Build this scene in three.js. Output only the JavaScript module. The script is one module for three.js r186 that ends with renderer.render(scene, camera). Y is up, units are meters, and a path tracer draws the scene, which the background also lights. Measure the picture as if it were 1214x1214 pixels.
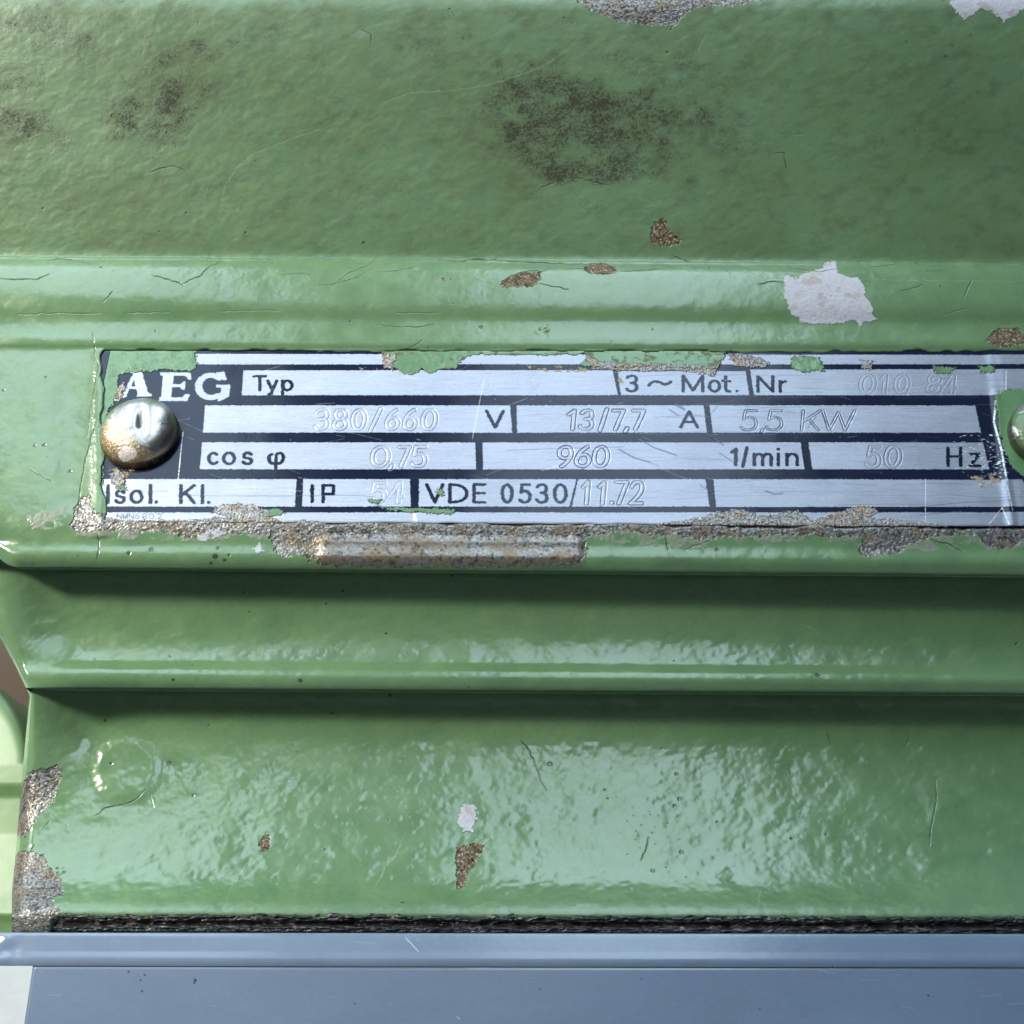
import * as THREE from 'three';

// ---------------------------------------------------------------- camera, sky, sun, exposure
const RAD = Math.PI / 180;
const TILT = 35 * RAD;            // how far the nameplate leans back: its normal rises this much above the horizon
const PITCH = 27 * RAD;           // the lens looks at the plate from this far below its normal
const DIST = 130, FOCAL = 1300, MID = 607;   // millimetres to the plate; focal length and centre in pixels of the photograph
const scene = new THREE.Scene();
const lean = (x, y, z) => new THREE.Vector3(x, y, z).multiplyScalar(0.001).applyAxisAngle(new THREE.Vector3(1, 0, 0), -TILT);

const camera = new THREE.PerspectiveCamera(2 * Math.atan(MID / FOCAL) / RAD, 1, 0.005, 80);
camera.position.copy(lean(0, -DIST * Math.sin(PITCH), DIST * Math.cos(PITCH)));
camera.lookAt(0, 0, 0);
scene.add(camera);

{ // an even, faintly blue overcast sky above, pale ground light below the horizon
  const W = 256, H = 128, d = new Float32Array(W * H * 4);
  for (let j = 0; j < H; j++) for (let i = 0; i < W; i++) {
    const e = Math.sin(((j + 0.5) / H - 0.5) * Math.PI), k = (j * W + i) * 4;
    const l = e > 0 ? 0.75 + 0.45 * e : 0.22;
    d[k] = l * (e > 0 ? 0.75 : 0.9); d[k + 1] = l * 0.96; d[k + 2] = l * (e > 0 ? 1.14 : 0.85); d[k + 3] = 1;
  }
  const t = new THREE.DataTexture(d, W, H, THREE.RGBAFormat, THREE.FloatType);
  t.mapping = THREE.EquirectangularReflectionMapping; t.magFilter = THREE.LinearFilter; t.needsUpdate = true;
  scene.background = t; scene.environment = t;
}
const sun = new THREE.DirectionalLight(new THREE.Color(1, 0.95, 0.80), 2.2);
sun.position.set(-1.6, 1.5, 1.1); sun.target.position.set(0, 0, 0);
sun.castShadow = true; sun.shadow.radius = 22; sun.shadow.mapSize.set(2048, 2048);
Object.assign(sun.shadow.camera, { left: -0.15, right: 0.15, top: 0.15, bottom: -0.15, near: 0.1, far: 6 });
scene.add(sun, sun.target);

const renderer = new THREE.WebGLRenderer({ antialias: true });
renderer.toneMapping = THREE.LinearToneMapping;
renderer.toneMappingExposure = 4.8;
renderer.shadowMap.enabled = true;

// ---------------------------------------------------------------- helpers
const { lerp, smoothstep, clamp } = THREE.MathUtils;
const sinP = Math.sin(PITCH), cosP = Math.cos(PITCH), CY = -DIST * sinP, CZ = DIST * cosP;
// the point at depth z (mm in front of the plate's plane) that stands at a place of the photograph
function at(u, v, z) {
  const a = (u - MID) / FOCAL, b = (MID - v) / FOCAL, ry = sinP + b * cosP, rz = -cosP + b * sinP, t = (z - CZ) / rz;
  return [t * a, CY + t * ry, z];
}
const seed32 = (s) => () => { s = (s + 0x6d2b79f5) | 0; let t = Math.imul(s ^ (s >>> 15), 1 | s); t = (t + Math.imul(t ^ (t >>> 7), 61 | t)) ^ t; return ((t ^ (t >>> 14)) >>> 0) / 4294967296; };
const HASH = new Float32Array(65536); { const r = seed32(77); for (let i = 0; i < 65536; i++) HASH[i] = r() * 2 - 1; }
function noise(x, y, k = 0) {           // smooth value noise, -1..1
  const ix = Math.floor(x), iy = Math.floor(y); let fx = x - ix, fy = y - iy;
  fx = fx * fx * (3 - 2 * fx); fy = fy * fy * (3 - 2 * fy);
  const h = (a, b) => HASH[(Math.imul(a, 7919) + Math.imul(b, 104729) + Math.imul(k, 31337) + ((a * b) & 1023) * 13) & 65535];
  const p = h(ix, iy), q = h(ix + 1, iy), r = h(ix, iy + 1), s = h(ix + 1, iy + 1);
  return p + (q - p) * fx + (r - p) * fy + (p - q - r + s) * fx * fy;
}
const fbm = (x, y, n, k = 0) => { let s = 0, a = 1, t = 0; for (let i = 0; i < n; i++) { s += a * noise(x, y, k + i); t += a; a *= 0.5; x = x * 2.03 + 5.1; y = y * 2.03 + 1.7; } return s / t; };
const table = (pts) => (v) => {         // monotone-ish piecewise curve through pairs
  if (v <= pts[0][0]) return pts[0][1];
  for (let i = 1; i < pts.length; i++) if (v <= pts[i][0]) { const [a, p] = pts[i - 1], [b, q] = pts[i]; return lerp(p, q, (v - a) / (b - a)); }
  return pts[pts.length - 1][1];
};
const used = new Map();
const numbered = (n) => { const k = used.get(n) ?? 0; used.set(n, k + 1); return k ? n + '_' + String(k).padStart(3, '0') : n; };
function thing(name, label, category, base = [0, 0, 0]) {      // base in mm of the plate's frame
  const g = new THREE.Group(); g.name = numbered(name); g.position.copy(lean(...base)); g.rotation.x = -TILT;
  g.userData = { label, category }; scene.add(g); return g;
}
function part(name, geometry, material, parent, label) {
  const m = new THREE.Mesh(geometry, material); m.name = numbered(name); m.castShadow = m.receiveShadow = true;
  if (label) m.userData.label = label;
  parent.add(m); return m;
}
function struct(name, geometry, material, x, y, z) {
  const m = new THREE.Mesh(geometry, material); m.name = numbered(name); m.position.set(x, y, z); m.castShadow = m.receiveShadow = true;
  m.userData.kind = 'structure'; scene.add(m); return m;
}
function sheet(rows, cols, f) {          // a grid mesh; f(i, j) gives [x, y, z, u, v] in mm
  const p = new Float32Array((rows + 1) * (cols + 1) * 3), t = new Float32Array((rows + 1) * (cols + 1) * 2), ix = new Uint32Array(rows * cols * 6);
  let n = 0, m = 0, q = 0;
  for (let i = 0; i <= rows; i++) for (let j = 0; j <= cols; j++) { const r = f(i, j); p[n++] = r[0] * 1e-3; p[n++] = r[1] * 1e-3; p[n++] = r[2] * 1e-3; t[m++] = r[3]; t[m++] = r[4]; }
  for (let i = 0; i < rows; i++) for (let j = 0; j < cols; j++) { const a = i * (cols + 1) + j, b = a + 1, c = a + cols + 1, d = c + 1; ix.set([a, c, b, b, c, d], q); q += 6; }
  const g = new THREE.BufferGeometry();
  g.setAttribute('position', new THREE.BufferAttribute(p, 3)); g.setAttribute('uv', new THREE.BufferAttribute(t, 2)); g.setIndex(new THREE.BufferAttribute(ix, 1));
  g.computeVertexNormals(); return g;
}
function strip(g, cols, i0, i1) {        // rows i0..i1 of a sheet as a geometry of their own
  const w = cols + 1, o = new THREE.BufferGeometry();
  for (const [n, k] of [['position', 3], ['normal', 3], ['uv', 2]]) o.setAttribute(n, new THREE.BufferAttribute(g.attributes[n].array.slice(i0 * w * k, (i1 + 1) * w * k), k));
  const a = g.index.array.slice(i0 * cols * 6, i1 * cols * 6); for (let i = 0; i < a.length; i++) a[i] -= i0 * w;
  o.setIndex(new THREE.BufferAttribute(a, 1)); return o;
}
const canvas = (w, h) => { const c = document.createElement('canvas'); c.width = w; c.height = h; const g = c.getContext('2d'); g.fillStyle = '#000'; g.fillRect(0, 0, w, h); g.globalCompositeOperation = 'lighter'; g.lineCap = g.lineJoin = 'round'; return g; };
const bytes = (g) => g.getImageData(0, 0, g.canvas.width, g.canvas.height).data;
function tex(data, w, h, srgb, float) {
  const t = new THREE.DataTexture(data, w, h, float ? THREE.RedFormat : THREE.RGBAFormat, float ? THREE.FloatType : THREE.UnsignedByteType);
  t.magFilter = THREE.LinearFilter; t.wrapS = t.wrapT = THREE.RepeatWrapping; if (srgb) t.colorSpace = THREE.SRGBColorSpace; t.needsUpdate = true; return t;
}
const GAM = new Uint8Array(4097); for (let i = 0; i <= 4096; i++) { const x = i / 4096; GAM[i] = Math.round(255 * (x <= 0.0031308 ? 12.92 * x : 1.055 * Math.pow(x, 1 / 2.4) - 0.055)); }
const srgb8 = (x) => GAM[x <= 0 ? 0 : x >= 1 ? 4096 : (x * 4096) | 0];

// ---------------------------------------------------------------- the casting's cross-section: how its face tilts from ridge to ridge
function run(v0, z0, v1, tilt) {         // follows the tilts (degrees, + looks up) from v0 to v1, a row every half pixel
  const out = [], step = Math.sign(v1 - v0) * 0.5; let [, y, z] = at(MID, v0, z0); out.push([v0, y, z]);
  for (let v = v0; Math.abs(v - v1) > 0.01;) {
    const n = v + step, a = tilt((v + n) / 2) * RAD, b = (MID - n) / FOCAL, ry = sinP + b * cosP, rz = -cosP + b * sinP;
    const t = (Math.sin(a) * (y - CY) + Math.cos(a) * (z - CZ)) / (Math.sin(a) * ry + Math.cos(a) * rz);
    y = CY + t * ry; z = CZ + t * rz; v = n; out.push([v, y, z]);
  }
  return step < 0 ? out.reverse() : out;
}
const ledge = run(413, 0.45, 309, table([[309, 2], [313, 20], [318, 16], [324, 6], [335, 0], [350, -6], [364, -16], [373, -24], [378, -20], [386, -5], [400, 0], [407, -12], [413, -34]]));
const wall = run(309, ledge[0][2] - 0.25, -56, table([[-56, 12], [-20, 10], [-6, 2], [4, -12], [14, -25], [100, -29], [200, -28], [270, -27], [296, -29], [303, -22], [309, -4]]));
const pad = run(414, 0.4, 677, table([[414, -8], [420, 0], [610, 0], [622, -8], [632, -14], [645, -13], [650, -2], [654, 5], [657, 0], [661, -14], [667, -32], [673, -52], [677, -62]]));
const zPad = pad[pad.length - 1][2];
const fin1 = run(678.5, zPad - 4.0, 819, table([[678, -6], [688, -24], [720, -23], [744, -17], [758, -10], [764, -5], [784, 9], [788, 26], [793, 32], [797, 20], [801, 2], [805, -16], [812, -38], [819, -62]]));
const zFin = fin1[fin1.length - 1][2];
const fin2 = run(820.5, zFin - 4, 1112, table([[820, -8], [830, -31], [850, -24], [870, -12], [886, -3], [920, 3], [975, 8], [1020, 17], [1048, 32], [1068, 40], [1078, 32], [1084, 4], [1088, -55], [1112, -68]]));
const PROFILE = [...wall, ...ledge, ...pad, ...fin1, ...fin2];
{ let s = 0, prev = null; for (const p of PROFILE) { if (prev) s += Math.hypot(p[1] - prev[1], p[2] - prev[2]); p.push(s); prev = p; } }
const ARC = PROFILE[PROFILE.length - 1][3];
const rowAtV = (v) => { let lo = 0, hi = PROFILE.length - 1; while (hi - lo > 1) { const m = (lo + hi) >> 1; if (PROFILE[m][0] <= v) lo = m; else hi = m; } const a = PROFILE[lo], b = PROFILE[hi], t = clamp((v - a[0]) / Math.max(1e-6, b[0] - a[0]), 0, 1); return [lerp(a[2], b[2], t), lerp(a[3], b[3], t)]; };
const rowAtS = (s) => { let lo = 0, hi = PROFILE.length - 1; while (hi - lo > 1) { const m = (lo + hi) >> 1; if (PROFILE[m][3] <= s) lo = m; else hi = m; } const a = PROFILE[lo], b = PROFILE[hi], t = clamp((s - a[3]) / Math.max(1e-6, b[3] - a[3]), 0, 1); return [lerp(a[0], b[0], t), lerp(a[2], b[2], t)]; };
const slant = table([[200, 0], [310, 0.008], [345, 0.008], [400, 0.002], [600, 0.003], [675, 0.008], [820, 0.006], [1085, 0.003]]);

// ---------------------------------------------------------------- wear of the paint, mapped in millimetres along and across the casting
const TW = 2048, TH = 2048, X0 = -82, XW = 164;
const toTex = (u, v) => { const w = v - slant(v) * (u - MID), [z, s] = rowAtV(w); return [(at(u, w, z)[0] - X0) / XW * TW, s / ARC * TH]; };
const A = canvas(TW, TH), B = canvas(TW, TH), C = canvas(TW, TH);
const R_ = '#f00', G_ = '#0f0', B_ = '#00f';
function poly(g, color, pts) { g.fillStyle = color; g.beginPath(); pts.forEach((p, i) => g[i ? 'lineTo' : 'moveTo'](...toTex(...p))); g.closePath(); g.fill(); }
function line(g, color, w, pts) {        // a stroke that wanders a little and thins at both ends
  const rnd = seed32(Math.round(pts[0][0] * 31 + pts[0][1] * 17)), dense = [];
  for (let i = 1; i < pts.length; i++) { const [a, b] = pts[i - 1], [c, d] = pts[i], n = Math.max(2, Math.ceil(Math.hypot(c - a, d - b) / 5)); for (let k = 0; k < n; k++) dense.push([lerp(a, c, k / n) + (k ? rnd() - 0.5 : 0) * 1.6, lerp(b, d, k / n) + (k ? rnd() - 0.5 : 0) * 1.6]); }
  dense.push(pts[pts.length - 1]); g.strokeStyle = color;
  for (let i = 1; i < dense.length; i++) { const f = i / dense.length; g.lineWidth = Math.max(0.6, w * 0.78 * Math.min(1, 0.35 + 3 * Math.min(f, 1 - f)) * (0.7 + 0.6 * rnd())); g.beginPath(); g.moveTo(...toTex(...dense[i - 1])); g.lineTo(...toTex(...dense[i])); g.stroke(); }
}
function blob(g, c, u, v, ru, rv, k = 1, turn = 0) {   // soft spot
  const [x, y] = toTex(u, v), [x2] = toTex(u + ru, v), [, y2] = toTex(u, v + rv), [, y1] = toTex(u, v - rv);
  g.save(); g.translate(x, y); g.rotate(turn); g.scale(x2 - x, Math.max(2, (y2 - y1) / 2)); const f = g.createRadialGradient(0, 0, 0, 0, 0, 1);
  const s = (a) => `rgb(${c === R_ ? 255 * a : 0},${c === G_ ? 255 * a : 0},${c === B_ ? 255 * a : 0})`;
  f.addColorStop(0, s(k)); f.addColorStop(0.5, s(k * 0.6)); f.addColorStop(1, s(0)); g.fillStyle = f; g.beginPath(); g.arc(0, 0, 1, 0, 7); g.fill(); g.restore();
}
// bare metal
poly(A, R_, [[668, -30], [676, -4], [700, 12], [735, 24], [765, 30], [800, 31], [814, 16], [828, 9], [870, 6], [915, -2], [940, -30]]);
poly(A, R_, [[322, 618], [326, 610], [520, 610], [700, 610], [700, 634], [694, 640], [696, 658], [688, 669], [560, 672], [400, 672], [378, 668], [372, 660], [340, 660], [328, 655], [320, 645]]);
poly(A, R_, [[98, 610], [130, 608], [320, 608], [320, 634], [262, 632], [230, 640], [205, 632], [150, 630], [108, 630], [92, 622]]);
poly(A, R_, [[82, 620], [92, 592], [104, 586], [112, 606], [110, 634], [94, 630]]);
poly(A, R_, [[700, 610], [860, 610], [900, 610], [1214, 612], [1260, 612], [1260, 640], [1214, 640], [1196, 652], [1170, 646], [1150, 634], [1110, 636], [1076, 646], [1060, 657], [1030, 660], [1020, 656], [1026, 636], [980, 636], [930, 634], [880, 636], [830, 640], [790, 634], [740, 632], [700, 634]]);
poly(A, R_, [[38, 916], [56, 912], [70, 906], [75, 910], [72, 928], [64, 948], [52, 962], [47, 966], [42, 972], [40, 980], [28, 992], [6, 990], [4, 950], [24, 930]]);
poly(A, R_, [[0, 1016], [22, 1008], [40, 1009], [52, 1018], [62, 1032], [74, 1046], [74, 1060], [64, 1064], [72, 1086], [76, 1116], [-40, 1116], [-40, 1016]]);
for (const [a, b] of [[250, 632], [262, 634], [240, 620]]) blob(A, B_, a, b, 13, 8, 0.9);
// brown primer and rust
poly(A, G_, [[590, 338], [604, 328], [622, 322], [640, 324], [638, 336], [620, 340], [602, 341]]);
poly(A, G_, [[691, 318], [700, 313], [722, 314], [734, 322], [716, 325], [698, 325]]);
poly(A, G_, [[770, 280], [776, 262], [788, 260], [794, 274], [808, 284], [804, 290], [784, 292], [772, 289]]);
poly(A, G_, [[540, 1053], [542, 1004], [558, 1000], [572, 1004], [564, 1024], [554, 1042], [545, 1056]]);
poly(A, G_, [[308, 1000], [313, 986], [320, 994], [316, 1010], [309, 1010]]);
poly(A, G_, [[1170, 404], [1176, 392], [1205, 388], [1214, 396], [1214, 410], [1185, 412]]);
for (const [a, b, c, d, k] of [[380, 662, 20, 9, 0.6], [660, 664, 40, 8, 0.9], [560, 664, 110, 6, 0.6], [28, 1012, 14, 12, 0.7], [36, 925, 8, 12, 0.5], [537, 13, 14, 10, 0.35], [645, 392, 16, 10, 0.5], [528, 331, 22, 6, 0.6], [70, 1040, 8, 14, 0.5], [1025, 645, 8, 14, 0.7], [690, 640, 10, 18, 0.4], [1192, 630, 18, 12, 0.5]]) blob(A, G_, a, b, c, d, k);
// white filler and paint flakes
poly(A, B_, [[929, 328], [936, 325], [942, 330], [958, 324], [974, 318], [990, 322], [1006, 328], [1018, 330], [1026, 348], [1034, 372], [1042, 380], [1026, 381], [1020, 386], [1012, 380], [1000, 384], [992, 382], [984, 384], [966, 384], [950, 382], [938, 372], [930, 352]]);
poly(A, B_, [[974, 318], [980, 311], [992, 310], [993, 320], [990, 328], [978, 326]]);
poly(A, B_, [[545, 956], [552, 951], [556, 956], [564, 958], [564, 974], [560, 986], [548, 987], [543, 976], [546, 968]]);
poly(A, B_, [[1120, -30], [1126, 4], [1134, 14], [1142, 24], [1152, 18], [1164, 9], [1174, 14], [1182, 20], [1190, 26], [1202, 18], [1216, 10], [1260, 6], [1260, -30]]);
poly(A, B_, [[232, 640], [242, 628], [250, 634], [246, 642]]); poly(A, B_, [[302, 648], [309, 643], [314, 653], [306, 655]]);
// cracks
const CR = (w, ...p) => line(B, R_, w, p);
CR(2, [54, 309], [72, 307], [92, 309], [109, 312]); CR(2.2, [180, 326], [200, 331], [217, 338]); CR(2.4, [216, 336], [236, 328], [248, 316], [262, 309]);
CR(2.4, [0, 330], [20, 331], [44, 331], [58, 325]); CR(1, [20, 373], [70, 371], [118, 372]); CR(0.7, [150, 371], [200, 370]); CR(0.6, [260, 369], [330, 368]); CR(0.8, [470, 371], [520, 371]); CR(1.4, [122, 358], [130, 348], [133, 345]);
CR(1.2, [330, 326], [350, 324], [372, 325]); CR(1.4, [372, 337], [392, 338], [420, 330], [444, 318]); CR(1.8, [400, 334], [416, 322], [436, 314], [446, 306]);
CR(1.6, [446, 322], [470, 321], [486, 318], [498, 312]); CR(2.2, [518, 308], [540, 310], [560, 308], [620, 310], [680, 313], [720, 313]); CR(2, [594, 339], [606, 327], [624, 322], [646, 321]);
CR(1.8, [640, 336], [656, 340], [674, 343]); CR(1.4, [676, 318], [690, 318]); CR(1.8, [736, 321], [758, 321], [782, 318]); CR(1.6, [796, 302], [806, 307], [818, 310]);
CR(1.4, [470, 417], [490, 411], [504, 402]); CR(1.4, [110, 394], [112, 420], [117, 436], [112, 462], [107, 486], [103, 520]); CR(1.6, [116, 500], [108, 516], [100, 548], [94, 580], [92, 612]);
CR(1.5, [140, 418], [180, 416], [240, 417], [330, 417], [460, 416]); CR(1.7, [116, 634], [117, 650], [114, 664]); CR(1.6, [940, 318], [955, 320], [970, 322], [992, 318]); CR(2, [898, 337], [914, 334], [930, 335]);
CR(1.5, [1030, 316], [1050, 315], [1062, 313]); CR(2, [1068, 345], [1080, 342], [1092, 338]); CR(1.5, [1142, 354], [1147, 340], [1151, 332]); CR(1.3, [1118, 374], [1136, 368], [1148, 365]); CR(1.4, [1200, 338], [1214, 334]);
CR(1.6, [1098, 322], [1118, 320]); CR(1.4, [636, 230], [642, 222], [656, 217], [666, 213]); CR(1.3, [670, 211], [688, 211], [704, 216], [722, 220]); CR(1.4, [430, 36], [440, 41], [440, 50]);
CR(1.8, [616, 876], [626, 888], [634, 904]); CR(0.8, [634, 904], [640, 922], [648, 938]); CR(1.8, [112, 968], [124, 958], [146, 954], [164, 946], [174, 936]); CR(1, [176, 938], [182, 958]); CR(1.2, [1109, 925], [1110, 950], [1103, 984], [1101, 1004]);
CR(1.4, [760, 1020], [766, 1006], [768, 992]); CR(1.6, [36, 1010], [40, 1002]); CR(1, [50, 984], [58, 974]); CR(1.6, [1104, 640], [1126, 646], [1140, 654]); CR(1.5, [792, 652], [790, 640], [786, 632]); CR(1.2, [812, 652], [826, 646], [840, 642], [852, 634]);
CR(1.5, [176, 205], [190, 200], [205, 197], [221, 203]); CR(1.2, [918, 182], [930, 181], [932, 200]); CR(1, [940, 160], [952, 158]); CR(1.2, [980, 868], [984, 884]); CR(1.2, [1078, 868], [1074, 884]);
CR(1.2, [34, 556], [52, 566], [62, 572]); CR(1.5, [446, 386], [470, 387], [490, 388], [514, 384]); CR(1, [360, 324], [366, 332]);
// scratches through to pale primer
const SC = (w, ...p) => line(B, G_, w, p);
SC(1.3, [262, 246], [266, 222], [280, 200], [298, 184], [330, 170], [372, 156], [416, 140]); SC(1.8, [450, 124], [486, 110], [524, 108], [562, 104], [600, 95], [640, 80], [676, 58]); SC(1, [640, 82], [664, 64], [690, 44]);
SC(1.4, [828, 60], [838, 40]); SC(2, [446, 1050], [456, 1028], [466, 1018], [474, 1004], [478, 992]); SC(4, [458, 1024], [472, 1010]); SC(1, [268, 1070], [276, 1048], [292, 1024], [304, 1008]); SC(2, [898, 1076], [902, 1054]);
SC(1.3, [948, 740], [960, 744], [974, 752]); SC(1, [0, 140], [14, 136]); SC(1.2, [910, 332], [1010, 328]); SC(1.2, [1018, 331], [1090, 332], [1214, 334]); SC(2, [570, 1002], [584, 992]);
// grime in the upper hollow, and black rubbed spots
const rd = seed32(5);
for (const [u, v, a, b, k] of [[215, 75, 90, 80, 0.75], [185, 120, 80, 60, 1], [160, 140, 70, 30, 0.8], [10, 140, 60, 70, 0.8], [60, 30, 140, 60, 0.5], [560, 110, 160, 110, 0.3], [780, 130, 220, 120, 0.35], [250, 60, 40, 20, 0.7], [300, 40, 60, 30, 0.5], [340, 32, 50, 22, 0.5], [180, 160, 60, 40, 0.5], [40, 150, 70, 40, 0.75], [130, 162, 30, 12, 0.9], [20, 60, 90, 60, 0.45], [100, 40, 80, 40, 0.3], [60, 185, 50, 20, 0.5],
  [650, 130, 100, 70, 0.75], [700, 160, 130, 60, 0.85], [760, 160, 90, 60, 0.7], [640, 200, 60, 24, 0.9], [700, 205, 90, 20, 0.9], [740, 212, 60, 14, 0.9], [600, 150, 60, 60, 0.6], [720, 90, 120, 60, 0.55], [830, 150, 60, 60, 0.7], [815, 216, 18, 8, 1], [620, 80, 50, 40, 0.5], [500, 60, 50, 50, 0.35], [900, 170, 80, 50, 0.35], [930, 60, 200, 90, 0.25], [1120, 100, 110, 60, 0.25],
  [470, 215, 60, 12, 0.4], [390, 228, 60, 12, 0.5], [180, 190, 40, 14, 0.5], [940, 972, 30, 8, 1], [920, 976, 20, 5, 0.9], [760, 1060, 90, 12, 0.45], [640, 1060, 60, 10, 0.3], [900, 1064, 40, 10, 0.55], [1180, 980, 24, 30, 0.35], [920, 368, 20, 10, 0.9], [800, 664, 90, 8, 0.6], [1000, 668, 120, 6, 0.5], [1160, 660, 70, 16, 0.35], [640, 808, 20, 5, 0.5], [225, 814, 30, 6, 0.5], [970, 802, 10, 5, 0.9], [880, 800, 20, 4, 0.6]]) {
  blob(B, B_, u, v, a, b, k * 0.68, (rd() - 0.5) * 0.5);
}
// thick second coats, a round scar, residue and pin holes
poly(C, R_, [[118, 416], [232, 416], [234, 436], [210, 440], [170, 438], [150, 440], [128, 470], [118, 500], [112, 540], [108, 600], [112, 440]]);
poly(C, B_, [[30, 612], [44, 600], [70, 602], [92, 590], [118, 612], [320, 622], [326, 652], [300, 640], [200, 640], [110, 640], [60, 630], [40, 628]]);
poly(C, B_, [[700, 618], [1260, 618], [1260, 648], [1190, 650], [1080, 652], [1030, 662], [1010, 640], [900, 642], [860, 642], [830, 652], [700, 640]]);
for (let i = 0; i < 230; i++) { const u = rd() * 1214, v = rd() * 1090, r = 0.6 + 1.6 * rd() ** 3; const [x, y] = toTex(u, v); C.fillStyle = G_; C.beginPath(); C.arc(x, y, r * 1.2, 0, 7); C.fill(); }
for (const [u, v, r] of [[152, 656, 2.6], [179, 652, 3], [255, 660, 3.5], [258, 650, 2.4], [266, 664, 2], [250, 668, 2], [271, 658, 2], [52, 528, 2.4], [41, 529, 2], [82, 559, 2.2], [54, 447, 1.8], [570, 388, 2.6], [4, 463, 2], [205, 806, 2], [356, 807, 2.4], [970, 800, 3.5], [570, 1010, 2], [652, 906, 3], [806, 947, 2.6], [802, 918, 2.2], [808, 1010, 2.4], [774, 1032, 2.4], [200, 905, 3], [850, 652, 2.2], [800, 955, 2]]) { const [x, y] = toTex(u, v); C.fillStyle = G_; C.beginPath(); C.arc(x, y, r * 1.3, 0, 7); C.fill(); }
for (let i = 0; i < 22; i++) { const [x, y] = toTex(730 + rd() * 60 + rd() * 30, 960 + rd() * 80); C.fillStyle = G_; C.beginPath(); C.arc(x, y, 0.6 + 0.5 * rd(), 0, 7); C.fill(); }

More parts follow.
